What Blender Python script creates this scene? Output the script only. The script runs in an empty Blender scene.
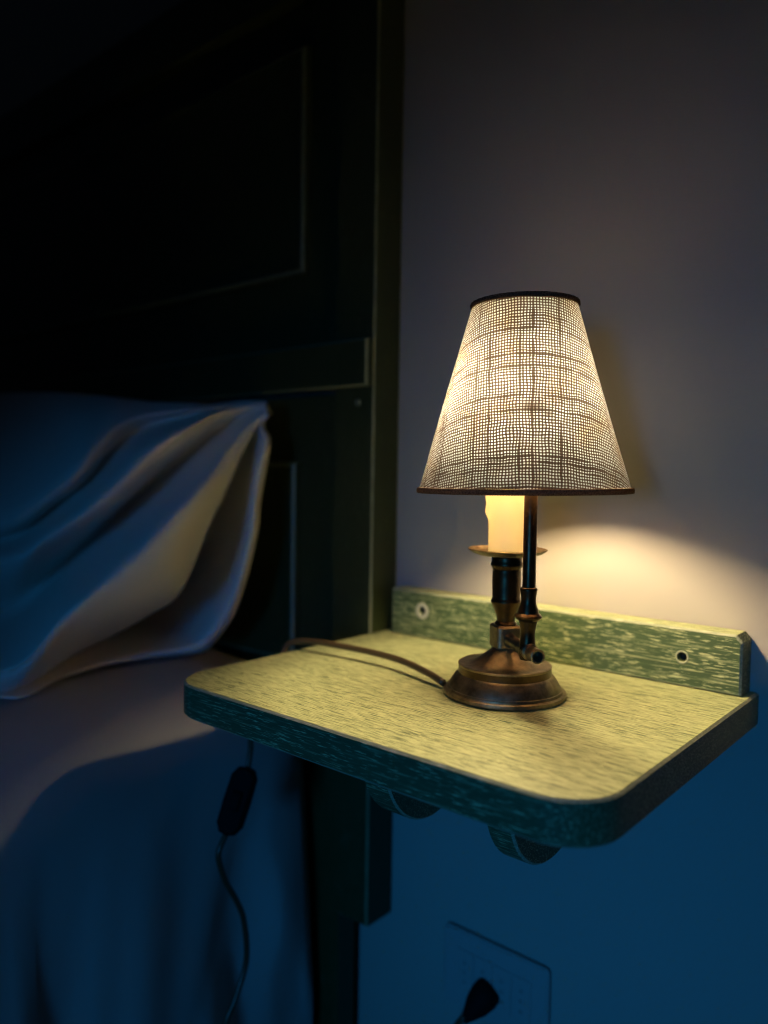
import bpy, bmesh, math, random
from mathutils import Vector, Matrix
from mathutils.geometry import tessellate_polygon
PI = math.pi
SC = bpy.context.scene
COL = SC.collection
random.seed(7)

# ------------------------------------------------------------------ helpers
def link(name, me, mats, parent=None, smooth=True):
    o = bpy.data.objects.new(name, me)
    COL.objects.link(o)
    for m in (mats if isinstance(mats, (list, tuple)) else [mats]):
        me.materials.append(m)
    if smooth:
        for f in me.polygons:
            f.use_smooth = True
    if parent is not None:
        o.parent = parent
    return o

def build(name, bm, mats, parent=None, smooth=True, sharp=None):
    bmesh.ops.recalc_face_normals(bm, faces=bm.faces[:])
    me = bpy.data.meshes.new(name)
    bm.to_mesh(me)
    bm.free()
    o = link(name, me, mats, parent, smooth)
    if sharp is not None:
        me.set_sharp_from_angle(angle=math.radians(sharp))
    return o

def thing(name, label, cat, group=None):
    o = bpy.data.objects.new(name, None)
    COL.objects.link(o)
    o['label'] = label
    o['category'] = cat
    if group:
        o['group'] = group
    return o

def struct(o):
    o['kind'] = 'structure'
    return o

def lathe(bm, profile, c=(0, 0, 0), seg=48, axis=None):
    """profile: (radius, height) list; revolved about the z axis (or `axis` matrix) at c"""
    c = Vector(c)
    rings = []
    for r, z in profile:
        ring = []
        if r < 1e-6:
            p = Vector((0, 0, z))
            if axis: p = axis @ p
            ring = [bm.verts.new(c + p)]
        else:
            for i in range(seg):
                a = 2 * PI * i / seg
                p = Vector((r * math.cos(a), r * math.sin(a), z))
                if axis: p = axis @ p
                ring.append(bm.verts.new(c + p))
        rings.append(ring)
    for A, B in zip(rings, rings[1:]):
        if len(A) == 1 and len(B) == 1:
            continue
        for i in range(seg):
            j = (i + 1) % seg
            if len(A) == 1:
                bm.faces.new((A[0], B[i], B[j]))
            elif len(B) == 1:
                bm.faces.new((A[i], A[j], B[0]))
            else:
                bm.faces.new((A[i], A[j], B[j], B[i]))

def tube(bm, pts, rad, seg=14, caps=True):
    pts = [Vector(p) for p in pts]
    n = len(pts)
    if not isinstance(rad, (list, tuple)):
        rad = [rad] * n
    up = None
    rings = []
    for k in range(n):
        t = (pts[min(k + 1, n - 1)] - pts[max(k - 1, 0)]).normalized()
        if up is None:
            up = t.orthogonal().normalized()
        else:
            up = (up - t * up.dot(t)).normalized()
        s = t.cross(up)
        rings.append([bm.verts.new(pts[k] + (up * math.cos(2 * PI * i / seg) + s * math.sin(2 * PI * i / seg)) * rad[k]) for i in range(seg)])
    for A, B in zip(rings, rings[1:]):
        for i in range(seg):
            j = (i + 1) % seg
            bm.faces.new((A[i], A[j], B[j], B[i]))
    if caps:
        bm.faces.new(rings[0][::-1])
        bm.faces.new(rings[-1])

def catmull(P, n):
    """n points evenly spaced along a Catmull-Rom curve through P"""
    P = [Vector(p) for p in P]
    Q = [P[0] * 2 - P[1]] + P + [P[-1] * 2 - P[-2]]
    out = []
    dense = []
    for i in range(1, len(Q) - 2):
        a, b, c, d = Q[i - 1:i + 3]
        for k in range(20):
            t = k / 20
            dense.append(0.5 * ((2 * b) + (c - a) * t + (2 * a - 5 * b + 4 * c - d) * t * t + (3 * b - a - 3 * c + d) * t ** 3))
    dense.append(P[-1].copy())
    L = [0]
    for a, b in zip(dense, dense[1:]):
        L.append(L[-1] + (b - a).length)
    j = 0
    for k in range(n):
        s = L[-1] * k / (n - 1)
        while j < len(L) - 2 and L[j + 1] < s:
            j += 1
        f = (s - L[j]) / max(L[j + 1] - L[j], 1e-9)
        out.append(dense[j].lerp(dense[j + 1], f))
    return out

def catmull_at(P, per):
    """Catmull-Rom with `per` points per span (keeps stations aligned)"""
    P = [Vector(p) for p in P]
    Q = [P[0] * 2 - P[1]] + P + [P[-1] * 2 - P[-2]]
    out = []
    for i in range(1, len(Q) - 2):
        a, b, c, d = Q[i - 1:i + 3]
        for k in range(per):
            t = k / per
            out.append(0.5 * ((2 * b) + (c - a) * t + (2 * a - 5 * b + 4 * c - d) * t * t + (3 * b - a - 3 * c + d) * t ** 3))
    out.append(P[-1].copy())
    return out

def inset_outline(pts, d):
    """offset a closed CCW 2-D outline inwards by d"""
    n = len(pts)
    out = []
    for i in range(n):
        p0, p1, p2 = Vector(pts[i - 1]), Vector(pts[i]), Vector(pts[(i + 1) % n])
        e1 = (p1 - p0).normalized(); e2 = (p2 - p1).normalized()
        n1 = Vector((-e1.y, e1.x)); n2 = Vector((-e2.y, e2.x))
        m = n1 + n2
        m = m / max(m.dot(n1), 0.3)
        out.append(p1 + m * d)
    return out

def slab(bm, outline, h0, h1, bevel, place, edge_mat=1, mat=0):
    """a board: a CCW outline extruded from h0 to h1 with a worn bevel (edge_mat) round both rims"""
    ins = inset_outline(outline, bevel)
    rows = []
    for pts, h in ((ins, h0), (outline, h0 + bevel), (outline, h1 - bevel), (ins, h1)):
        rows.append([bm.verts.new(place(p[0], p[1], h)) for p in pts])
    n = len(outline)
    for k, (A, B) in enumerate(zip(rows, rows[1:])):
        for i in range(n):
            j = (i + 1) % n
            f = bm.faces.new((A[i], A[j], B[j], B[i]))
            f.material_index = edge_mat if k != 1 else mat
    for row in (rows[0][::-1], rows[-1]):
        f = bm.faces.new(row)
        f.material_index = mat

def rect(x0, y0, x1, y1):
    return [(x0, y0), (x1, y0), (x1, y1), (x0, y1)]

def xz(x, z, h): return Vector((x, h, z))           # boards lying against the wall
def xy(x, y, h): return Vector((x, y, h))
def yz(y, z, h): return Vector((h, y, z))

# ------------------------------------------------------------------ materials
def mat(name):
    m = bpy.data.materials.new(name)
    m.use_nodes = True
    nt = m.node_tree
    for n in list(nt.nodes):
        nt.nodes.remove(n)
    out = nt.nodes.new('ShaderNodeOutputMaterial')
    return m, nt, out

class NT:
    def __init__(s, nt): s.nt = nt
    def n(s, kind, **kw):
        nd = s.nt.nodes.new('ShaderNode' + kind)
        for k, v in kw.items():
            if hasattr(nd, k) and not (k in nd.inputs):
                setattr(nd, k, v)
            else:
                nd.inputs[k].default_value = v
        return nd
    def l(s, a, b): s.nt.links.new(a, b)
    def math(s, op, a, b=None, c=None, clamp=False):
        nd = s.nt.nodes.new('ShaderNodeMath'); nd.operation = op; nd.use_clamp = clamp
        for i, v in enumerate((a, b, c)):
            if v is None: continue
            if hasattr(v, 'links'): s.l(v, nd.inputs[i])
            else: nd.inputs[i].default_value = v
        return nd.outputs[0]
    def mix(s, f, a, b):
        nd = s.nt.nodes.new('ShaderNodeMix'); nd.data_type = 'RGBA'
        for i, v in ((0, f), (6, a), (7, b)):
            if hasattr(v, 'links'): s.l(v, nd.inputs[i])
            else: nd.inputs[i].default_value = v if i == 0 else (*v, 1)
        return nd.outputs[2]
    def noise(s, vec, scale, detail=4, rough=.6):
        nd = s.n('TexNoise'); nd.inputs['Scale'].default_value = scale
        nd.inputs['Detail'].default_value = detail; nd.inputs['Roughness'].default_value = rough
        s.l(vec, nd.inputs['Vector']); return nd.outputs['Fac']
    def mapping(s, vec, scale=(1, 1, 1), rot=(0, 0, 0)):
        nd = s.n('Mapping'); nd.inputs['Scale'].default_value = scale; nd.inputs['Rotation'].default_value = rot
        s.l(vec, nd.inputs['Vector']); return nd.outputs[0]
    def ramp(s, f, p0, p1):
        nd = s.n('MapRange'); nd.inputs['From Min'].default_value = p0; nd.inputs['From Max'].default_value = p1
        s.l(f, nd.inputs['Value']); return nd.outputs[0]

def plain(name, color, rough=.5, metal=0, noise_amt=0, noise_scale=20, bump=0, spec=.5, coat=0):
    m, nt, out = mat(name); k = NT(nt)
    p = k.n('BsdfPrincipled', Roughness=rough, Metallic=metal)
    p.inputs['Specular IOR Level'].default_value = spec
    p.inputs['Base Color'].default_value = (*color, 1)
    co = k.n('TexCoord').outputs['Object']
    if noise_amt:
        f = k.noise(co, noise_scale)
        k.l(k.mix(f, [c * (1 - noise_amt) for c in color], [min(1, c * (1 + noise_amt)) for c in color]), p.inputs['Base Color'])
    if bump:
        b = k.n('Bump', Strength=bump, Distance=.002)
        k.l(k.noise(co, noise_scale * 3), b.inputs['Height']); k.l(b.outputs[0], p.inputs['Normal'])
    k.l(p.outputs[0], out.inputs[0])
    return m

def paint(name, base, worn, grain_axis='x', amount=.5, rough=.5, topwear=0.0, spec=.5):
    """brush-streaked paint rubbed through along the wood grain"""
    m, nt, out = mat(name); k = NT(nt)
    co = k.n('TexCoord').outputs['Object']
    s = {'x': (26, 640, 640), 'z': (640, 640, 26)}[grain_axis]
    s2 = {'x': (75, 950, 950), 'z': (950, 950, 75)}[grain_axis]
    warp = k.n('TexNoise'); warp.inputs['Scale'].default_value = 6
    k.l(co, warp.inputs['Vector'])
    v = k.n('VectorMath'); v.operation = 'MULTIPLY_ADD'
    k.l(warp.outputs['Color'], v.inputs[0]); v.inputs[1].default_value = (.002, .002, .002); k.l(co, v.inputs[2])
    a = k.noise(k.mapping(v.outputs[0], s), 1, 3, .55)
    b = k.noise(k.mapping(v.outputs[0], s2), 1, 2, .6)
    big = k.noise(k.mapping(co, (9, 16, 16)), 1, 3, .6)
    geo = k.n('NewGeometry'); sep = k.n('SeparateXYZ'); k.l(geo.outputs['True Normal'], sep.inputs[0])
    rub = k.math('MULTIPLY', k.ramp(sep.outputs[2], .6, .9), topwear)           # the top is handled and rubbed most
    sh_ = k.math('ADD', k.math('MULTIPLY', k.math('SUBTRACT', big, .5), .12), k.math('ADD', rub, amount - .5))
    sa = k.ramp(k.math('ADD', a, sh_), .50, .70)
    sb = k.ramp(k.math('ADD', b, k.math('MULTIPLY', sh_, .6)), .545, .625)
    w = k.math('MAXIMUM', k.math('MULTIPLY', sa, .7), sb, clamp=True)
    tone = k.mix(k.noise(k.mapping(co, tuple(q * .6 for q in s)), 1, 4), [c * .72 for c in base], [c * 1.25 for c in base])
    colr = k.mix(w, tone, worn)
    p = k.n('BsdfPrincipled', Roughness=rough)
    p.inputs['Specular IOR Level'].default_value = spec
    k.l(colr, p.inputs['Base Color'])
    bp = k.n('Bump', Strength=.35, Distance=.0006)
    k.l(a, bp.inputs['Height']); k.l(bp.outputs[0], p.inputs['Normal'])
    k.l(p.outputs[0], out.inputs[0])
    return m

PAINT = (.058, .100, .045)
M = {}
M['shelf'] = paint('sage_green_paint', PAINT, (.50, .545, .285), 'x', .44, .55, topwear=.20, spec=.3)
M['shelf_edge'] = paint('rubbed_paint_edge', (.26, .30, .19), (.48, .50, .36), 'x', .5, .55, spec=.3)
M['bed_paint'] = paint('dark_green_paint', (.034, .046, .015), (.08, .11, .06), 'z', .36, .45, spec=.35)
M['bed_edge'] = paint('dark_green_rubbed_edge', (.17, .18, .09), (.24, .27, .16), 'z', .5, .5)
M['wall'] = plain('pale_plaster', (.385, .365, .325), .9, 0, .03, 6, .08, spec=.2)
M['floor'] = plain('brown_floor', (.16, .10, .06), .5, 0, .2, 6)
M['hole'] = plain('screw_dark', (.02, .018, .015), .5, .6)
M['ring'] = plain('pale_filler_ring', (.42, .44, .34), .7, 0, .15, 300)
M['cable'] = plain('brown_cable', (.065, .045, .022), .35, 0, .1, 80)
M['black_plastic'] = plain('black_plastic', (.006, .006, .006), .75, spec=.12)
M['socket'] = plain('white_socket_plastic', (.36, .35, .33), .5, spec=.3)
M['socket_hole'] = plain('socket_recess', (.29, .285, .27), .6)

def brass(name, c1, c2, rough):
    m, nt, out = mat(name); k = NT(nt)
    co = k.n('TexCoord').outputs['Object']
    f = k.ramp(k.noise(co, 60, 5, .65), .35, .68)
    p = k.n('BsdfPrincipled', Metallic=.9)
    k.l(k.mix(f, c1, c2), p.inputs['Base Color'])
    k.l(k.math('MULTIPLY_ADD', k.noise(co, 220, 3), .22, rough - .1), p.inputs['Roughness'])
    b = k.n('Bump', Strength=.12, Distance=.0008)
    k.l(k.noise(co, 150, 3), b.inputs['Height']); k.l(b.outputs[0], p.inputs['Normal'])
    k.l(p.outputs[0], out.inputs[0])
    return m
M['brass'] = brass('aged_brass', (.12, .094, .050), (.34, .275, .165), .40)
M['brass_dark'] = brass('blackened_brass', (.035, .024, .012), (.10, .06, .027), .33)

def cotton(name, c):
    m, nt, out = mat(name); k = NT(nt)
    co = k.n('TexCoord').outputs['Object']
    d = k.n('BsdfPrincipled', Roughness=.85)
    d.inputs['Specular IOR Level'].default_value = .15
    d.inputs['Sheen Weight'].default_value = .15
    k.l(k.mix(k.noise(co, 5), [x * .95 for x in c], c), d.inputs['Base Color'])
    wave = k.math('MULTIPLY', k.noise(co, 26, 4, .6), 1.0)
    b = k.n('Bump', Strength=.25, Distance=.004)
    k.l(wave, b.inputs['Height']); k.l(b.outputs[0], d.inputs['Normal'])
    t = k.n('BsdfTranslucent'); t.inputs[0].default_value = (*c, 1)
    mx = k.n('MixShader'); mx.inputs[0].default_value = .10
    k.l(d.outputs[0], mx.inputs[1]); k.l(t.outputs[0], mx.inputs[2])
    k.l(mx.outputs[0], out.inputs[0])
    return m
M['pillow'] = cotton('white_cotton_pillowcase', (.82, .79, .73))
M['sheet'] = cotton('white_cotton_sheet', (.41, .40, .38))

def wax():
    m, nt, out = mat('ivory_candle_sleeve'); k = NT(nt)
    p = k.n('BsdfPrincipled', Roughness=.45); p.inputs['Base Color'].default_value = (.90, .86, .68, 1)
    t = k.n('BsdfTranslucent'); t.inputs[0].default_value = (.97, .92, .72, 1)
    mx = k.n('MixShader'); mx.inputs[0].default_value = .6
    k.l(p.outputs[0], mx.inputs[1]); k.l(t.outputs[0], mx.inputs[2]); k.l(mx.outputs[0], out.inputs[0])
    return m
M['wax'] = wax()

def burlap():
    """open burlap weave over a pale lining; the UV map is the flat cut of the cone, in metres"""
    m, nt, out = mat('burlap_weave'); k = NT(nt)
    uv = k.n('UVMap').outputs[0]
    wob = k.n('TexNoise'); wob.inputs['Scale'].default_value = 55; wob.inputs['Detail'].default_value = 3
    k.l(uv, wob.inputs['Vector'])
    v = k.n('VectorMath'); v.operation = 'MULTIPLY_ADD'
    k.l(wob.outputs['Color'], v.inputs[0]); v.inputs[1].default_value = (.0036, .0036, 0); k.l(uv, v.inputs[2])
    sp = k.n('SeparateXYZ'); k.l(v.outputs[0], sp.inputs[0])
    PITCH = .00235
    def strand(c, other, seed):
        q = k.math('DIVIDE', c, PITCH)
        idx = k.math('FLOOR', q)
        fr = k.math('ABSOLUTE', k.math('SUBTRACT', k.math('SUBTRACT', q, idx), .5))   # 0 mid strand .. .5 gap
        wn = k.n('TexWhiteNoise'); wn.noise_dimensions = '1D'
        k.l(k.math('ADD', idx, seed), wn.inputs['W'])
        # slubs: each strand swells and thins along its length
        cb = k.n('CombineXYZ'); k.l(k.math('MULTIPLY', other, 40), cb.inputs[0]); k.l(k.math('MULTIPLY', idx, 7.31), cb.inputs[1]); cb.inputs[2].default_value = seed
        sl = k.noise(cb.outputs[0], 1, 2, .5)
        rare = k.ramp(wn.outputs['Value'], .78, .96)
        width = k.math('ADD', k.math('ADD', .160, k.math('MULTIPLY', sl, .19)), k.math('MULTIPLY', k.math('MULTIPLY', rare, k.ramp(sl, .36, .60)), .34))
        soft = k.math('MULTIPLY_ADD', k.math('SUBTRACT', width, fr), 7, .5, clamp=True)
        return soft, rare
    a, ra = strand(sp.outputs[0], sp.outputs[1], 3.0)
    b, rb = strand(sp.outputs[1], sp.outputs[0], 91.0)
    th = k.math('MAXIMUM', a, b)
    both = k.math('MULTIPLY', a, b)
    # one dark knot in the cloth facing the room
    def blob(x, y, rx, ry):
        dx = k.math('DIVIDE', k.math('SUBTRACT', sp.outputs[0], x), rx)
        dy = k.math('DIVIDE', k.math('SUBTRACT', sp.outputs[1], y), ry)
        return k.math('SUBTRACT', 1.25, k.math('SQRT', k.math('ADD', k.math('MULTIPLY', dx, dx), k.math('MULTIPLY', dy, dy))), clamp=True)
    knot = k.math('MAXIMUM', blob(KNOT[0], KNOT[1], .0125, .0062), k.math('MULTIPLY', blob(KNOT[0] + .0125, KNOT[1] - .0055, .0055, .0034), .9))
    th = k.math('MAXIMUM', th, k.math('MULTIPLY', knot, k.math('MULTIPLY_ADD', a, .2, .8)), clamp=True)
    stain = k.noise(uv, 34, 4, .6)
    hole = k.mix(k.ramp(stain, .50, .72), (.138, .147, .160), (.13, .098, .058))
    thread_t = k.mix(both, (.008, .005, .003), (.004, .003, .002))
    thread_r = k.mix(both, (.13, .075, .05), (.09, .052, .036))
    tr = k.n('BsdfTranslucent'); k.l(k.mix(th, hole, thread_t), tr.inputs[0])
    df = k.n('BsdfDiffuse'); k.l(k.mix(th, (.62, .56, .46), thread_r), df.inputs[0])
    mx = k.n('MixShader')
    k.l(k.math('MULTIPLY_ADD', th, -.25, .62), mx.inputs[0])
    k.l(df.outputs[0], mx.inputs[1]); k.l(tr.outputs[0], mx.inputs[2]); k.l(mx.outputs[0], out.inputs[0])
    return m

# ------------------------------------------------------------------ camera
cam = bpy.data.cameras.new('camera')
cam.sensor_fit = 'AUTO'; cam.sensor_width = 36
cam.lens = 778.04 / 1024 * 36
cam.clip_start = .02
co = bpy.data.objects.new('camera', cam); COL.objects.link(co)
yaw, pitch, roll = .7039, .0486, .0151
fw = Vector((-math.sin(yaw) * math.cos(pitch), math.cos(yaw) * math.cos(pitch), -math.sin(pitch)))
rt = Vector((math.cos(yaw), math.sin(yaw), 0)); up = rt.cross(fw)
r2 = rt * math.cos(roll) + up * math.sin(roll); u2 = -rt * math.sin(roll) + up * math.cos(roll)
R = Matrix((r2, u2, -fw)).transposed().to_4x4()
R.translation = Vector((.5784, -.7075, .181))
co.matrix_world = R
cam.dof.use_dof = True; cam.dof.focus_distance = .585; cam.dof.aperture_fstop = 2.6
SC.camera = co

# ------------------------------------------------------------------ setting
FLOOR = -.70
bm = bmesh.new(); slab(bm, rect(-2.0, FLOOR - .1, 1.6, 1.9), 0, .1, .001, xz, 0)
struct(build('wall_back', bm, M['wall'], smooth=False))
bm = bmesh.new(); slab(bm, rect(-2.0, -2.6, 1.6, .1), FLOOR - .05, FLOOR, .001, xy, 0)
struct(build('floor', bm, M['floor'], smooth=False))

# ------------------------------------------------------------------ headboard
hb = thing('bed_headboard', 'tall dark green panelled wooden headboard rising behind the white pillow', 'headboard')
BP = [M['bed_paint'], M['bed_edge']]
def board(name, x0, z0, x1, z1, y0, y1, bev=.003, parent=hb, edge=1):
    bm = bmesh.new(); slab(bm, rect(x0, z0, x1, z1), y0, y1, bev, xz, edge)
    return build(name, bm, BP, parent, smooth=False)
TOP = .837
board('stile', -.062, -.345, 0, TOP, -.047, -.001, .0022)
board('stile', -1.70, -.345, -1.638, TOP, -.047, -.001, .0022)
board('top_rail', -1.638, .757, -.062, TOP, -.045, -.004, .002, edge=0)
board('bottom_rail', -1.638, -.20, -.062, -.10, -.045, -.004, .002, edge=0)
# middle rail stands proud of the stiles and stops flush with the outer face
board('middle_rail', -1.69, .279, 0.0, .332, -.0600, -.0475, .0022)
def panel(name, x0, z0, x1, z1, fx0, fz0, fx1, fz1):
    """flat recessed panel with a raised field and a rubbed bead round the field"""
    bm = bmesh.new()
    slab(bm, rect(x0, z0, x1, z1), -.028, -.006, .001, xz, 0)
    o = build(name, bm, BP, hb, smooth=False)
    bm = bmesh.new()
    ring_o = rect(fx0, fz0, fx1, fz1); ring_i = inset_outline(ring_o, .030)
    prof = [(ring_o, -.0285), (inset_outline(ring_o, .002), -.036), (inset_outline(ring_o, .006), -.0385), (inset_outline(ring_o, .012), -.036), (ring_i, -.0335)]
    rows = [[bm.verts.new((p[0], y, p[1])) for p in pts] for pts, y in prof]
    for q, (A, B) in enumerate(zip(rows, rows[1:])):
        for i in range(4):
            f = bm.faces.new((A[i], A[(i + 1) % 4], B[(i + 1) % 4], B[i])); f.material_index = 1 if q == 1 else 0
    bm.faces.new(rows[-1]); bm.faces.new(rows[0][::-1])
    build('raised_field', bm, BP, o, smooth=False)
    return o
panel('panel', -1.638, .335, -.062, .757, -1.58, .425, -.124, .70)
panel('panel', -1.638, -.10, -.062, .277, -1.58, -.06, -.136, .195)
for x0, x1 in ((-.130, -.046), (-1.654, -1.57)):
    board('leg', x0, FLOOR, x1, -.10, -.046, -.014, .002, edge=0)
# little worn chips and a wooden peg on the stile
bm = bmesh.new(); lathe(bm, [(0, .0), (.0042, 0), (.0036, .0022), (0, .003)], (-.0235, -.0468, .262), 18, Matrix.Rotation(PI / 2, 3, 'X'))
build('peg', bm, [M['bed_edge']], hb)

# ------------------------------------------------------------------ bed sheet
def sheet():
    bm = bmesh.new()
    sec = []                                   # (x, z) across the mattress, left edge to floor
    n_top = 60
    for i in range(n_top): sec.append((-1.56 + (1.56 - .185) * i / n_top, -.052, 0))
    for i in range(13):
        a = PI / 2 * i / 12
        sec.append((-.185 + .095 * math.sin(a), -.147 + .095 * math.cos(a), 0))
    for i in range(1, 40):
        f = i / 39
        sec.append((-.090 + .026 * f, -.147 - .50 * f, f))
    ys = [-.0665 - .012 * i for i in range(60)] + [-.79 - .05 * i for i in range(22)]
    rows = []
    for y in ys:
        row = []
        s = -y - .066
        for x, z, f in sec:
            side = min(1, f * 2.2)
            dx = 1.6 * side * (.007 * math.sin(31 * s + 2.2 * f + .9) + .004 * math.sin(67 * s - 4 * f) + .005 * math.sin(17 * s + 6 * f) * f)
            # one crisp hanging pleat and a slanting pull
            for (s0, sl, wd, am) in ((.255, .05, .016, .013), (.315, .02, .02, -.011), (.338, .01, .009, .012), (.10, -.16, .020, .006), (.05, .22, .018, -.006)):
                q = (s - s0 - sl * f) / wd
                dx += side * am * math.exp(-q * q)
            zz = z
            if f == 0:
                zz += .002 * math.sin(9 * s + 5 * x) * min(1, s * 6) + .0015 * math.sin(38 * s - 23 * x)
                if z < -.05: dx += .002 * math.sin(28 * s)
            # the corner by the headboard is tucked and drops
            k = math.exp(-(s / .05) ** 2)
            if x > -.3 and f == 0: zz -= k * .016 * max(0, min(1, (x + .3) / .2))
            row.append(bm.verts.new((x + dx, y, zz)))
        rows.append(row)
    for A, B in zip(rows, rows[1:]):
        for i in range(len(A) - 1):
            bm.faces.new((A[i], A[i + 1], B[i + 1], B[i]))
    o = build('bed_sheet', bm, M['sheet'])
    o['label'] = 'white cotton bed sheet hanging over the side of the bed beside the wall shelf'
    o['category'] = 'bed sheet'
    md = o.modifiers.new('thick', 'SOLIDIFY'); md.thickness = .002; md.offset = -1
    return o
sheet()

# ------------------------------------------------------------------ pillow
PIL = {
    'T': [(-1.2117,-0.17,0.2976),(-0.9117,-0.17,0.2976),(-0.6617,-0.17,0.2976),(-0.5316,-0.17,0.2918),(-0.4604,-0.165,0.2868),(-0.371,-0.155,0.2775),(-0.3286,-0.15,0.2718),(-0.2763,-0.14,0.2675),(-0.224,-0.125,0.265),(-0.2073,-0.115,0.2637),(-0.1746,-0.095,0.2674),(-0.144,-0.08,0.2671)],
    'U1': [(-0.9939,-0.265,0.207),(-0.6939,-0.265,0.207),(-0.4439,-0.265,0.207),(-0.3417,-0.25,0.2234),(-0.2981,-0.235,0.2397),(-0.2855,-0.21,0.2528),(-0.2663,-0.195,0.2567),(-0.2444,-0.175,0.2584),(-0.1994,-0.15,0.2595),(-0.1827,-0.135,0.2587),(-0.1684,-0.1,0.2631),(-0.1417,-0.082,0.2657)],
    'U2': [(-0.8569,-0.325,0.1235),(-0.5569,-0.325,0.1235),(-0.3069,-0.325,0.1235),(-0.2307,-0.3,0.1608),(-0.2087,-0.28,0.187),(-0.2137,-0.255,0.2116),(-0.219,-0.23,0.2307),(-0.2159,-0.2,0.2438),(-0.1823,-0.165,0.2518),(-0.1694,-0.145,0.255),(-0.1622,-0.105,0.2612),(-0.1405,-0.083,0.2643)],
    'S': [(-0.9153,-0.3,0.096),(-0.6153,-0.3,0.096),(-0.3653,-0.3,0.096),(-0.2677,-0.278,0.1408),(-0.2384,-0.258,0.1683),(-0.2338,-0.235,0.1969),(-0.2374,-0.21,0.2184),(-0.2289,-0.185,0.2335),(-0.1923,-0.155,0.2459),(-0.1787,-0.138,0.2536),(-0.1622,-0.105,0.26),(-0.1405,-0.083,0.2631)],
    'M': [(-0.8461,-0.33,0.0845),(-0.5461,-0.33,0.0845),(-0.2961,-0.33,0.0845),(-0.2178,-0.31,0.1179),(-0.1861,-0.288,0.1461),(-0.1743,-0.265,0.1705),(-0.1628,-0.24,0.1997),(-0.1526,-0.212,0.22),(-0.1462,-0.172,0.2397),(-0.1486,-0.155,0.2466),(-0.1585,-0.108,0.2585),(-0.1394,-0.084,0.2618)],
    'B1': [(-0.8581,-0.325,0.063),(-0.5581,-0.325,0.063),(-0.3081,-0.325,0.063),(-0.2325,-0.305,0.0986),(-0.1937,-0.285,0.1246),(-0.175,-0.26,0.1492),(-0.1632,-0.23,0.1838),(-0.157,-0.2,0.2075),(-0.1497,-0.168,0.2345),(-0.1533,-0.15,0.2425),(-0.1585,-0.108,0.2537),(-0.1382,-0.085,0.2605)],
    'V': [(-0.9751,-0.275,-0.0048),(-0.6751,-0.275,-0.0048),(-0.4251,-0.275,-0.0048),(-0.3287,-0.25,0.0568),(-0.2842,-0.228,0.0974),(-0.2566,-0.205,0.1313),(-0.2293,-0.182,0.164),(-0.206,-0.155,0.1966),(-0.1872,-0.13,0.2235),(-0.1759,-0.115,0.2372),(-0.1595,-0.098,0.2509),(-0.137,-0.086,0.2592)],
    'R2': [(-0.744,-0.375,-0.0103),(-0.444,-0.375,-0.0103),(-0.194,-0.375,-0.0103),(-0.1543,-0.33,0.0483),(-0.1451,-0.3,0.0773),(-0.1417,-0.265,0.1089),(-0.1367,-0.235,0.1373),(-0.1325,-0.195,0.1714),(-0.1345,-0.16,0.1997),(-0.1393,-0.135,0.2177),(-0.1436,-0.105,0.2427),(-0.1341,-0.087,0.2566)],
    'Y1': [(-0.728,-0.382,-0.017),(-0.428,-0.382,-0.017),(-0.178,-0.382,-0.017),(-0.1177,-0.345,0.0431),(-0.1076,-0.315,0.0676),(-0.1003,-0.285,0.095),(-0.0976,-0.255,0.1214),(-0.1029,-0.21,0.156),(-0.1189,-0.165,0.1851),(-0.1313,-0.137,0.206),(-0.1375,-0.107,0.2365),(-0.1317,-0.089,0.2528)],
    'Y2': [(-0.7375,-0.378,-0.0303),(-0.4375,-0.378,-0.0303),(-0.1875,-0.378,-0.0303),(-0.1444,-0.325,0.0171),(-0.1294,-0.295,0.0361),(-0.1123,-0.265,0.062),(-0.1033,-0.238,0.0893),(-0.1109,-0.195,0.1309),(-0.121,-0.155,0.1763),(-0.1327,-0.13,0.2005),(-0.1374,-0.104,0.2331),(-0.1287,-0.09,0.249)],
    'L': [(-0.7615,-0.3677,-0.043),(-0.4615,-0.3677,-0.043),(-0.2115,-0.3677,-0.043),(-0.2022,-0.29,-0.0117),(-0.1879,-0.255,0.0046),(-0.1631,-0.225,0.026),(-0.1433,-0.2,0.0498),(-0.1419,-0.165,0.1182),(-0.139,-0.135,0.1739),(-0.1475,-0.115,0.1998),(-0.1403,-0.1,0.2311),(-0.1276,-0.091,0.2454)],
    'W': [(-0.7911,-0.3549,-0.043),(-0.4911,-0.3549,-0.043),(-0.2411,-0.3549,-0.043),(-0.333,-0.22,-0.0377),(-0.281,-0.2,-0.0106),(-0.2407,-0.18,0.0165),(-0.2124,-0.16,0.0442),(-0.1982,-0.13,0.1184),(-0.1716,-0.115,0.1771),(-0.1716,-0.1,0.2052),(-0.1535,-0.092,0.2342),(-0.1328,-0.088,0.2481)],
}
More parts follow.
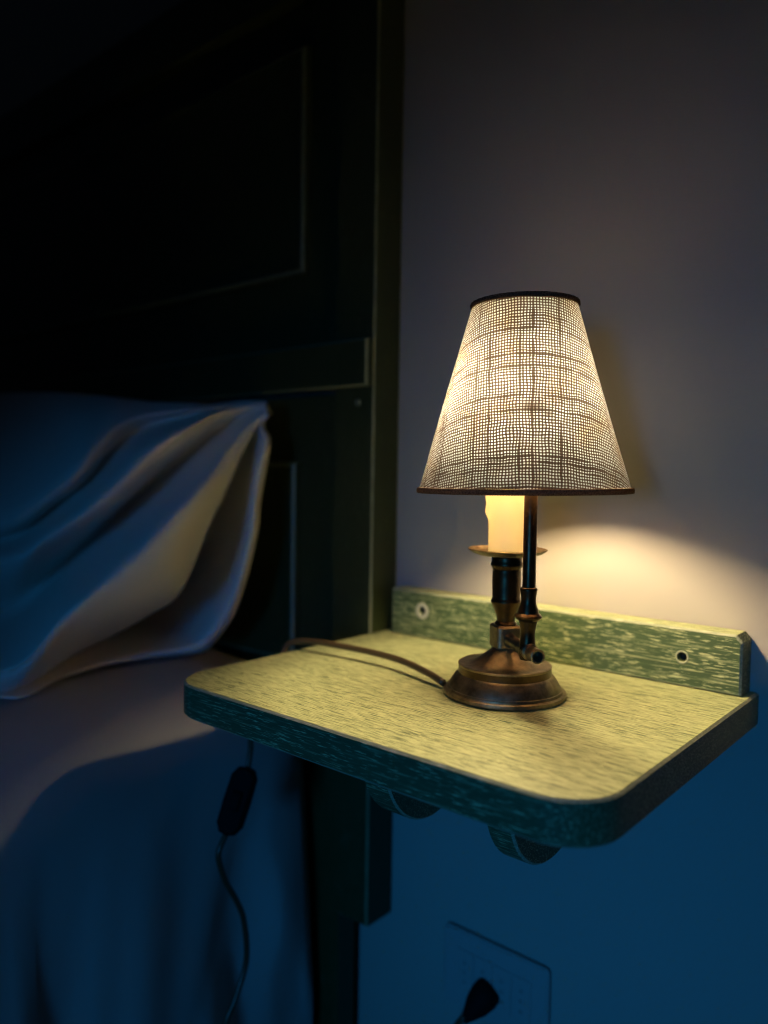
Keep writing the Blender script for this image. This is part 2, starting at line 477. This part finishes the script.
FLAP = {
    'out': [(-0.1422,-0.08,0.2658),(-0.1429,-0.083,0.2356),(-0.1262,-0.088,0.2195),(-0.127,-0.094,0.185),(-0.1303,-0.1,0.1446),(-0.1289,-0.104,0.1128),(-0.1382,-0.108,0.0707),(-0.143,-0.11,0.0525),(-0.1569,-0.115,0.0117),(-0.1888,-0.12,-0.0263),(-0.2053,-0.13,-0.0409),(-0.2296,-0.1706,-0.043),(-0.2367,-0.2326,-0.043),(-0.2194,-0.3013,-0.043),(-0.194,-0.3753,-0.043),(-0.494,-0.3853,-0.043)],
    'rim': [(-0.1384,-0.088,0.2615),(-0.1388,-0.092,0.2338),(-0.1222,-0.1,0.2177),(-0.1262,-0.107,0.1848),(-0.1285,-0.113,0.1449),(-0.1279,-0.117,0.1134),(-0.1359,-0.122,0.072),(-0.1406,-0.124,0.0564),(-0.1551,-0.13,0.0198),(-0.1867,-0.135,-0.0176),(-0.2009,-0.145,-0.0316),(-0.2289,-0.178,-0.0368),(-0.239,-0.235,-0.0395),(-0.2327,-0.2968,-0.043),(-0.2044,-0.3708,-0.043),(-0.5044,-0.3808,-0.043)],
    'in1': [(-0.1466,-0.084,0.2597),(-0.1555,-0.084,0.2323),(-0.156,-0.085,0.2153),(-0.1652,-0.088,0.1836),(-0.1713,-0.092,0.143),(-0.1757,-0.096,0.1097),(-0.1897,-0.1,0.0693),(-0.1989,-0.102,0.0536),(-0.219,-0.108,0.0193),(-0.2468,-0.115,-0.0153),(-0.2555,-0.13,-0.031),(-0.2773,-0.165,-0.0417),(-0.2715,-0.2253,-0.043),(-0.248,-0.2936,-0.043),(-0.215,-0.3662,-0.043),(-0.515,-0.3762,-0.043)],
    'in2': [(-0.161,-0.078,0.2596),(-0.1833,-0.075,0.2359),(-0.1952,-0.073,0.2163),(-0.212,-0.072,0.1834),(-0.2381,-0.072,0.1402),(-0.2619,-0.073,0.1037),(-0.2904,-0.076,0.0616),(-0.3072,-0.08,0.0414),(-0.3466,-0.085,0.0088),(-0.3849,-0.092,-0.019),(-0.4105,-0.1,-0.0356),(-0.3984,-0.1458,-0.043),(-0.3418,-0.2193,-0.043),(-0.2891,-0.2894,-0.043),(-0.2489,-0.3516,-0.043),(-0.5489,-0.3616,-0.043)],
    'in3': [(-0.1719,-0.072,0.2642),(-0.1992,-0.07,0.2493),(-0.2214,-0.068,0.2297),(-0.2492,-0.067,0.1963),(-0.2921,-0.067,0.1518),(-0.3376,-0.067,0.1129),(-0.3858,-0.067,0.0674),(-0.424,-0.067,0.0425),(-0.4901,-0.068,0.0138),(-0.5633,-0.068,-0.0127),(-0.6263,-0.068,-0.0328),(-0.6204,-0.1131,-0.043),(-0.4894,-0.2067,-0.043),(-0.3877,-0.2794,-0.043),(-0.3143,-0.345,-0.043),(-0.6143,-0.355,-0.043)],
}
pil = thing('pillow', 'plump white pillow in a creased cotton case leaning on the dark headboard', 'pillow')
def loft(curves, n, per, close=False):
    bm = bmesh.new()
    C = [catmull_at(c, n) for c in curves]
    N = len(C[0])
    cols = [catmull_at([C[j][i] for j in range(len(C))] + ([C[0][i]] if close else []), per) for i in range(N)]
    V = [[bm.verts.new((p.x, p.y, max(p.z, -.0462))) for p in (col[:-1] if close else col)] for col in cols]
    K = len(V[0])
    for A, B in zip(V, V[1:]):
        for i in range(K if close else K - 1):
            j = (i + 1) % K
            bm.faces.new((A[i], A[j], B[j], B[i]))
    return bm
P = PIL
def back(c, y, dz):      # stations pushed to the back of the pillow
    return [(p[0] - .01, min(-.068, y), p[2] + dz) for p in c]
low_back = [(a[0] - .05, -.075 - .05 * (1 - i / 11), max(-.03, b[2] * .4 + a[2] * .6 - .03)) for i, (a, b) in enumerate(zip(P['W'], P['T']))]
mid_back = [(a[0] - .02, -.070, .5 * a[2] + .5 * b[2]) for a, b in zip(P['W'], P['T'])]
top_back = [(p[0], max(p[1] + .05, -.072) if p[1] < -.08 else -.072, p[2] - .012) for p in P['T']]
order = [P[k] for k in ('T', 'U1', 'U2', 'S', 'M', 'B1', 'V', 'R2', 'Y1', 'Y2', 'L', 'W')] + [low_back, mid_back, top_back]
bm = loft(order, 6, 5, True)
o = build('pillowcase', bm, M['pillow'], pil)
F = FLAP
bm = loft([F[k] for k in ('out', 'rim', 'in1', 'in2', 'in3')], 6, 5)
o = build('pillowcase_flap', bm, M['pillow'], pil)
md = o.modifiers.new('thick', 'SOLIDIFY'); md.thickness = .0025; md.offset = 0

# ------------------------------------------------------------------ wall shelf
W, D, T = .40, .318, .0286
shelf = thing('wall_shelf', 'sage green wooden bedside shelf with rubbed edges fixed to the wall', 'shelf')
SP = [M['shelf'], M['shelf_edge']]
def arc(cx, cy, r, a0, a1, n=14):
    return [(cx + r * math.cos(a0 + (a1 - a0) * i / n), cy + r * math.sin(a0 + (a1 - a0) * i / n)) for i in range(n + 1)]
RL, RR = .040, .038
out = arc(RL, -D + RL, RL, PI, 1.5 * PI) + arc(W - RR, -D + RR, RR, 1.5 * PI, 2 * PI) + [(W, -.001), (0, -.001)]
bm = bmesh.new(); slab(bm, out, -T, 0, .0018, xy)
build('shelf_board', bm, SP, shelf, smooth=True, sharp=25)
# back board, upper right corner clipped, two real screw holes
TB, HB = .028, .0516
bo = [(.015, .0006), (.393, .0006), (.393, HB - .006), (.388, HB), (.015, HB)]
bm = bmesh.new(); slab(bm, bo, -TB, -.001, .0018, xz)
bb = build('back_board', bm, SP, shelf, smooth=False)
cut = bmesh.new()
HOLES = ((.0589, .0304), (.3439, .0261))
for hx, hz in HOLES:
    lathe(cut, [(0, 0), (.0042, 0), (.0042, .02), (0, .02)], (hx, -.034 + .02, hz), 24, Matrix.Rotation(PI / 2, 3, 'X'))
cutter = build('cutter', cut, M['hole'], None, smooth=False)
md = bb.modifiers.new('holes', 'BOOLEAN'); md.object = cutter; md.operation = 'DIFFERENCE'; md.solver = 'EXACT'
bpy.context.view_layer.update()
ev = bb.evaluated_get(bpy.context.evaluated_depsgraph_get())
new = bpy.data.meshes.new_from_object(ev)
bb.modifiers.clear(); bb.data = new
bpy.data.objects.remove(cutter)
for i, (hx, hz) in enumerate(HOLES):
    bm = bmesh.new()
    lathe(bm, [(0, .0065), (.0012, .0065), (.0018, .008), (.0036, .0075), (.0039, .006), (.0039, 0), (0, 0)], (hx, -.0145, hz), 20, Matrix.Rotation(PI / 2, 3, 'X'))
    build('screw', bm, M['hole'], shelf)
bm = bmesh.new()
lathe(bm, [(.0044, .0), (.0050, .0007), (.0082, .0006), (.0090, 0)], (HOLES[0][0], -TB - .0001, HOLES[0][1]), 32, Matrix.Rotation(PI / 2, 3, 'X'))
r = build('screw_rim', bm, M['ring'], shelf)
r['label'] = 'pale rubbed ring round the left screw hole'
bm = bmesh.new()
lathe(bm, [(.0043, .0), (.0046, .0006), (.0054, .0006), (.0058, 0)], (HOLES[1][0], -TB - .0001, HOLES[1][1]), 32, Matrix.Rotation(PI / 2, 3, 'X'))
build('screw_rim', bm, M['shelf_edge'], shelf)
# two scrolled brackets under the board
def bracket(x0, x1):
    bm = bmesh.new()
    y0, rr = -.195, .060
    zc = -.043
    o = [(y0 + rr + .012, -T - .0004), (y0 - rr - .003, -T - .0004)]
    o += [(y0 - rr * math.cos(q), zc - rr * math.sin(q)) for q in [PI * i / 26 for i in range(27)]]
    slab(bm, o, x0, x1, .0016, lambda y, z, h: Vector((h, y, z)))
    build('bracket', bm, SP, shelf, smooth=True, sharp=28)
bracket(.174, .201)
bracket(.289, .311)

# ------------------------------------------------------------------ table lamp
lamp = thing('table_lamp', 'lit brass candlestick table lamp with a burlap shade on the green shelf', 'lamp')
BX, BY = .2422, -.1534
PX, PY = .2797, -.1826          # shade pole
bm = bmesh.new()
lathe(bm, [(0, .0004), (.0488, .0004), (.0503, .0010), (.0506, .0022), (.0503, .0040), (.0492, .0047), (.0480, .0049), (.0479, .0060), (.0474, .0068), (.0462, .0071), (.0458, .0082),
           (.0440, .0118), (.0418, .0150), (.0402, .0166), (.0398, .0174), (.0390, .0178), (.0384, .0184), (.0382, .0238), (.0386, .0246), (.0386, .0253), (.0378, .0258), (.0364, .0258),
           (.0330, .0257), (.0295, .0260), (.0255, .0272), (.0215, .0298), (.0170, .0334), (.0130, .0364), (.0108, .0383), (.0100, .0400), (0, .0400)],
      (BX, BY, 0), 72)
for f in bm.faces:
    c = f.calc_center_median()
    if .0183 < c.z < .0239 and math.hypot(c.x - BX, c.y - BY) > .036: f.material_index = 1
build('lamp_base', bm, [M['brass'], M['brass_dark']], lamp, sharp=40)
bm = bmesh.new()        # square joint with softened corners
ca, sa = math.cos(math.radians(-37)), math.sin(math.radians(-37))
sq = []
for cx, cy, a0 in ((.0068, .0068, 0), (-.0068, .0068, PI / 2), (-.0068, -.0068, PI), (.0068, -.0068, 1.5 * PI)):
    sq += [(x * ca - y * sa, x * sa + y * ca) for x, y in arc(cx, cy, .0042, a0, a0 + PI / 2, 5)]
slab(bm, sq, .0388, .0582, .0015, lambda x, y, h: Vector((BX + x, BY + y, h)), 0)
build('joint_block', bm, M['brass'], lamp, sharp=35)
bm = bmesh.new()
lathe(bm, [(0, .0570), (.0088, .0570), (.0092, .0582), (.0084, .0592), (.0074, .0600), (.0075, .0625), (.0085, .0660), (.0105, .0710), (.0121, .0745),
           (.0127, .0760), (.0125, .0775), (.0117, .0785), (.0116, .0800), (.0118, .0860), (.0119, .0950), (.0117, .1000), (.0119, .1010), (.0117, .1022), (.0118, .1040), (.0130, .1055),
           (.0134, .1070), (.0130, .1085), (.0124, .1095), (.0126, .1130), (.0110, .1150), (0, .1150)], (BX, BY, .0012), 48)
build('candle_holder', bm, M['brass_dark'], lamp, sharp=40)
bm = bmesh.new()
lathe(bm, [(0, .1142), (.0150, .1144), (.0230, .1152), (.0290, .1172), (.0322, .1196), (.0328, .1200), (.0324, .1206), (.0288, .1183), (.0228, .1163), (.0150, .1156), (0, .1155)], (BX, BY, .0006), 64)
build('drip_pan', bm, M['brass'], lamp, sharp=50)
# imitation candle with wax drips
bm = bmesh.new()
seg = 64
rows = []
for q in range(49):
    z = .1174 + (.206 - .1174) * q / 48
    row = []
    for i in range(seg):
        a = 2 * PI * i / seg
        r = .0156 + .0006 * (q / 48)
        for (a0, zl, w, h) in ((3.62, .1465, .22, .0030), (3.45, .1590, .42, .0016), (2.75, .158, .25, .0022), (4.2, .1625, .16, .0007), (4.9, .1640, .2, .0006), (5.6, .162, .22, .0012), (.6, .158, .25, .002), (1.6, .155, .24, .002)):
            da = math.atan2(math.sin(a - a0), math.cos(a - a0)) / w
            up_ = (z - zl) / .004
            k = 1 / (1 + math.exp(-up_ * 2.2))
            bead = math.exp(-((z - zl - .005) / .005) ** 2)
            r += h * math.exp(-da * da) * k * (.55 + .55 * bead + .5 * max(0, (z - .165) / .02))
        row.append(bm.verts.new((BX + r * math.cos(a), BY + r * math.sin(a), z)))
    rows.append(row)
for A, B in zip(rows, rows[1:]):
    for i in range(seg):
        bm.faces.new((A[i], A[(i + 1) % seg], B[(i + 1) % seg], B[i]))
bm.faces.new(rows[0][::-1])
o = build('candle_sleeve', bm, M['wax'], lamp)
md = o.modifiers.new('wall', 'SOLIDIFY'); md.thickness = .0015; md.offset = -1
# bulb
m, nt, out_ = mat('lit_bulb'); k = NT(nt)
e = k.n('Emission'); e.inputs[0].default_value = (1.0, .75, .42, 1); e.inputs[1].default_value = BULB = 490.0
k.l(e.outputs[0], out_.inputs[0]); M['bulb'] = m
bm = bmesh.new()
lathe(bm, [(0, .2105), (.0070, .2105), (.0105, .217), (.0155, .227), (.0178, .240), (.0165, .253), (.0115, .264), (.006, .271), (0, .2735)], (BX, BY, 0), 20)
build('bulb', bm, M['bulb'], lamp)
bm = bmesh.new(); lathe(bm, [(0, .2000), (.0078, .2000), (.0078, .2100), (0, .2103)], (BX, BY, 0), 24)
build('bulb_cap', bm, M['brass'], lamp)
# cross tube carrying the shade pole
dx, dy = PX - BX, PY - BY
ln = math.hypot(dx, dy); ux, uy = dx / ln, dy / ln
ZT = .0470
bm = bmesh.new()
A3 = Matrix(((uy, 0, ux), (-ux, 0, uy), (0, 1, 0)))
lathe(bm, [(0, .006), (.0060, .006), (.0060, .0118), (.0050, .0130), (.0049, ln - .0072), (.0066, ln - .0062), (.0066, ln + .0062), (.0052, ln + .0075), (.0052, ln + .0162), (.0056, ln + .0166), (.0056, ln + .0205),
           (.0050, ln + .0210), (.0038, ln + .0208), (.0036, ln + .012), (0, ln + .0115)], (BX, BY, ZT), 32, A3)
build('cross_tube', bm, M['brass'], lamp, sharp=40)
bm = bmesh.new()
lathe(bm, [(0, .0400), (.0055, .0402), (.0066, .0440), (.0066, .0490), (.0058, .0540), (.0054, .0590), (.0057, .0630), (.0067, .0675), (.0070, .0700), (.0092, .0715), (.0104, .0727), (.0106, .0737), (.0098, .0748),
           (.0080, .0762), (.0076, .0790), (.0062, .0825), (.0057, .0860), (.0060, .0900), (.0066, .0935), (.0066, .0950), (.0060, .0958), (.0051, .0962), (.0051, .1880), (.0040, .1900), (0, .1903)], (PX, PY, 0), 36)
build('shade_pole', bm, M['brass_dark'], lamp, sharp=40)

# shade: tilted slightly; cone cut from a flat cloth
SB, ST = Vector((.2510, -.1456, .1696)), Vector((.2493, -.1471, .3196))
RB, RT = .0855, .0421
ax = (ST - SB); HS = ax.length; ax.normalize()
e1 = Vector((0, -1, 0)).cross(ax).normalized() if False else ax.orthogonal().normalized()
view = (Vector((.5784, -.7075, 0)) - Vector((SB.x, SB.y, 0)))
e1 = (view - ax * view.dot(ax)).normalized(); e2 = ax.cross(e1)
slant = math.hypot(HS, RB - RT); sinA = (RB - RT) / slant; s0 = RT / sinA; s1 = RB / sinA
KNOT = (.0075, -(s0 + (s1 - s0) * .57))
M['burlap'] = burlap()
m, nt, out_ = mat('brown_binding_cloth'); k = NT(nt)
oc = k.n('TexCoord').outputs['Object']
f = k.noise(oc, 900, 2)
d = k.n('BsdfDiffuse'); k.l(k.mix(k.ramp(f, .4, .6), (.10, .065, .04), (.26, .17, .11)), d.inputs[0])
t = k.n('BsdfTranslucent'); t.inputs[0].default_value = (.085, .060, .042, 1)
mx = k.n('MixShader'); mx.inputs[0].default_value = .5
k.l(d.outputs[0], mx.inputs[1]); k.l(t.outputs[0], mx.inputs[2]); k.l(mx.outputs[0], out_.inputs[0])
M['trim'] = m
shade = bpy.data.objects.new('lamp_shade', None)
bm = bmesh.new(); uvl = bm.loops.layers.uv.new('UVMap')
NS, NV = 96, 12
grid = []
for j in range(NV + 1):
    f = .016 + .970 * j / NV
    row = []
    for i in range(NS + 1):
        phi = -PI + 2 * PI * i / NS
        r = RB + (RT - RB) * f
        # slightly uneven drape of the cloth
        r += .0006 * math.sin(3 * phi + 1) * math.sin(PI * f) + .0004 * math.sin(7 * phi) * math.sin(PI * f)
        p = SB + ax * (HS * f) + (e1 * math.cos(phi) + e2 * math.sin(phi)) * r
        s = s1 + (s0 - s1) * f
        row.append((bm.verts.new(p) if i < NS else grid_first, (s * math.sin(phi * sinA), -s * math.cos(phi * sinA))))
        if i == 0: grid_first = row[0][0]
    grid.append(row)
for A, B in zip(grid, grid[1:]):
    for i in range(NS):
        q = (A[i], A[i + 1], B[i + 1], B[i])
        f = bm.faces.new([v for v, _ in q])
        for lp, (_, uv) in zip(f.loops, q): lp[uvl].uv = uv
sh = build('lamp_shade', bm, M['burlap'], lamp)
sh['label'] = 'coarse woven burlap cone shade'
for nm, cpt, rr, hh in (('bottom_binding', SB, RB, .0046), ('top_binding', ST, RT, .0038)):
    bm = bmesh.new(); n = 120
    rings = []
    for i in range(n):
        phi = 2 * PI * i / n
        d = e1 * math.cos(phi) + e2 * math.sin(phi)
        rr_ = rr + .0003 * math.sin(37 * phi)
        rings.append([bm.verts.new(cpt + d * (rr_ + px_) + ax * pz_) for px_, pz_ in ((.0016, -hh * .42), (.0019, 0), (.0016, hh * .42), (.0008, hh * .5), (-.0008, hh * .5), (-.0014, 0), (-.0008, -hh * .5), (.0008, -hh * .5))])
    for i in range(n):
        A, B = rings[i], rings[(i + 1) % n]
        for q in range(8): bm.faces.new((A[q], A[(q + 1) % 8], B[(q + 1) % 8], B[q]))
    build(nm, bm, M['trim'], sh)
# wire carrier inside the shade
bm = bmesh.new()
hub = Vector((BX, BY, .2800))
lathe(bm, [(0, 0), (.0060, 0), (.0080, .0008), (.0080, .0018), (.0070, .0020), (.006, .003), (.003, .006), (0, .0065)], hub, 32)
pt = Vector((PX, PY, .189))
away = (Vector((PX, PY, 0)) - Vector((BX, BY, 0))).normalized()
tube(bm, catmull([pt, pt + Vector((0, 0, .02)) + away * .002, pt + Vector((0, 0, .05)) - away * .003, hub.lerp(pt, .62) + Vector((0, 0, .040)) , hub + away * .006 + Vector((0, 0, .0012))], 30), .0010, 8)
for a in (.4, .4 + 2 * PI / 3, .4 + 4 * PI / 3):
    d = e1 * math.cos(a) + e2 * math.sin(a)
    f = .90
    tip = SB + ax * (HS * f) + d * (RB + (RT - RB) * f - .0012)
    tube(bm, [hub + d * .006 + Vector((0, 0, .001)), hub.lerp(tip, .6) + Vector((0, 0, .004)), tip], .0009, 8)
build('shade_carrier', bm, M['brass_dark'], lamp)
# added unseen disc closing the shade top, to soften light on the wall above
m, nt, out_ = mat('added_diffuser'); k = NT(nt)
t = k.n('BsdfTranslucent'); t.inputs[0].default_value = (.42, .38, .32, 1)
d = k.n('BsdfDiffuse'); d.inputs[0].default_value = (.6, .55, .46, 1)
mx = k.n('MixShader'); mx.inputs[0].default_value = .5
k.l(d.outputs[0], mx.inputs[1]); k.l(t.outputs[0], mx.inputs[2]); k.l(mx.outputs[0], out_.inputs[0])
bm = bmesh.new()
cen = SB + ax * (HS * .975)
rad = RB + (RT - RB) * .975 - .0006
vs = [bm.verts.new(cen + (e1 * math.cos(2 * PI * i / 64) + e2 * math.sin(2 * PI * i / 64)) * rad) for i in range(64)]
vc = bm.verts.new(cen + ax * .002)
for i in range(64): bm.faces.new((vs[i], vs[(i + 1) % 64], vc))
build('added_top_diffuser', bm, m, sh)

# cable: base -> over the shelf edge -> inline switch -> plug
cab = [(.1965, -.1765, .0050), (.174, -.1695, .0085), (.1340, -.1580, .0106), (.0930, -.1540, .0112), (.0560, -.1560, .0115), (.0200, -.1600, .0112), (.0000, -.1665, .0085),
       (-.0085, -.1705, .0005), (-.0120, -.1745, -.020), (-.0190, -.182, -.050), (-.0295, -.1945, -.085), (-.0300, -.1965, -.105), (-.0300, -.2002, -.1235)]
SW0, SW1 = Vector((-.0300, -.1995, -.1195)), Vector((-.0300, -.2262, -.1815))
bm = bmesh.new(); tube(bm, catmull(cab, 90), .0031, 12)
cord = build('power_cord', bm, M['cable'], lamp)
low = [(-.0300, -.2250, -.178), (-.0300, -.2315, -.1870), (-.0300, -.2362, -.1955), (-.030, -.2350, -.207), (-.0300, -.2275, -.228), (-.0300, -.2130, -.255), (-.0300, -.2035, -.280), (-.0300, -.2000, -.3226), (-.0300, -.2144, -.3579), (-.030, -.2260, -.385),
       (-.022, -.220, -.47), (.005, -.19, -.55), (.05, -.14, -.57), (.095, -.075, -.50), (.112, -.042, -.430), (.122, -.038, -.408), (.131, -.036, -.394)]
bm = bmesh.new(); tube(bm, catmull(low, 150), .0031, 12)
lc = build('cord_end', bm, M['cable'], cord)
dv = (SW1 - SW0); L = dv.length; dv.normalize()
sx = Vector((.80, .60, 0)); sx = (sx - dv * sx.dot(dv)).normalized(); sy = dv.cross(sx)
bm = bmesh.new()
o = [(-.0128, .010), (-.0080, .002), (0, 0), (.0080, .002), (.0128, .010), (.0133, L * .5), (.0128, L - .010), (.0080, L - .002), (0, L), (-.0080, L - .002), (-.0128, L - .010), (-.0133, L * .5)]
slab(bm, o, -.0085, .0085, .003, lambda a, b, h: SW0 + sx * a + dv * b + sy * h, 0)
sw = build('inline_switch', bm, M['black_plastic'], cord, sharp=35)
bm = bmesh.new()
slab(bm, rect(-.0050, L * .36, .0050, L * .64), .0080, .0115, .0012, lambda a, b, h: SW0 + sx * a + dv * b + sy * h, 0)
slab(bm, rect(-.0050, L * .36, .0050, L * .64), -.0115, -.0080, .0012, lambda a, b, h: SW0 + sx * a + dv * b + sy * h, 0)
build('switch_rocker', bm, M['black_plastic'], cord)
bm = bmesh.new()
PLG = Vector((.1470, -.010, -.3690))
pd = Vector((-.36, -.52, -.66)).normalized()
Z3 = pd; X3 = Z3.orthogonal().normalized(); Y3 = Z3.cross(X3)
A3 = Matrix((X3, Y3, Z3)).transposed()
lathe(bm, [(0, 0), (.0125, 0), (.0150, .004), (.0155, .012), (.0130, .024), (.0085, .034), (.0055, .040), (.0040, .044), (0, .044)], PLG, 24, A3)
build('plug', bm, M['black_plastic'], cord, sharp=50)

# ------------------------------------------------------------------ wall socket
ws = thing('wall_socket', 'white rectangular wall socket plate with a black plug, low on the wall', 'socket')
def rrect(x0, z0, x1, z1, r):
    return arc(x0 + r, z0 + r, r, PI, 1.5 * PI, 5) + arc(x1 - r, z0 + r, r, 1.5 * PI, 2 * PI, 5) + arc(x1 - r, z1 - r, r, 0, PI / 2, 5) + arc(x0 + r, z1 - r, r, PI / 2, PI, 5)
SX0, SX1, SZ0, SZ1 = .083, .214, -.4115, -.3225
bm = bmesh.new(); slab(bm, rrect(SX0, SZ0, SX1, SZ1, .006), -.0085, -.001, .0025, xz, 0)
build('cover_plate', bm, M['socket'], ws, sharp=35)
mw = .0222
for i in range(4):
    x0 = SX0 + .0185 + i * (mw + .0016)
    bm = bmesh.new(); slab(bm, rrect(x0, SZ0 + .020, x0 + mw, SZ1 - .020, .0015), -.0100, -.0080, .0008, xz, 0)
    md_ = build('socket_module', bm, M['socket'], ws, sharp=35)
    bm = bmesh.new()
    for dz in (-.011, 0, .011):
        lathe(bm, [(0, 0), (.0023, 0), (.0023, .0004), (0, .0004)], (x0 + mw / 2, -.0099, (SZ0 + SZ1) / 2 + dz), 14, Matrix.Rotation(PI / 2, 3, 'X'))
    build('socket_hole', bm, M['socket_hole'], md_)

# ------------------------------------------------------------------ light
def area(name, loc, target, sx, sy, power, color, spread=PI):
    l = bpy.data.lights.new(name, 'AREA'); l.shape = 'RECTANGLE'; l.size = sx; l.size_y = sy
    l.energy = power; l.color = color; l.spread = spread
    o = bpy.data.objects.new(name, l); COL.objects.link(o)
    o.location = loc
    o.rotation_euler = (Vector(target) - Vector(loc)).to_track_quat('-Z', 'Y').to_euler()
    return o
area('window_daylight', (.80, -2.35, .17), (.25, 0, -.30), .35, .45, .86, (.02, .34, 1.0), math.radians(44))
w = bpy.data.worlds.new('dusk'); SC.world = w; w.use_nodes = True
w.node_tree.nodes['Background'].inputs[0].default_value = (.16, .26, .42, 1)
w.node_tree.nodes['Background'].inputs[1].default_value = .012

SC.view_settings.view_transform = 'Standard'
SC.view_settings.look = 'None'
SC.view_settings.exposure = 0
SC.view_settings.gamma = 1
SC.view_settings.use_curve_mapping = False
SC.cycles.use_denoising = True
SC.cycles.filter_width = 1.1
SC.cycles.max_bounces = 10
SC.cycles.transmission_bounces = 10
SC.cycles.diffuse_bounces = 6
SC.cycles.sample_clamp_indirect = 6
SC.cycles.caustics_reflective = False
SC.cycles.caustics_refractive = False
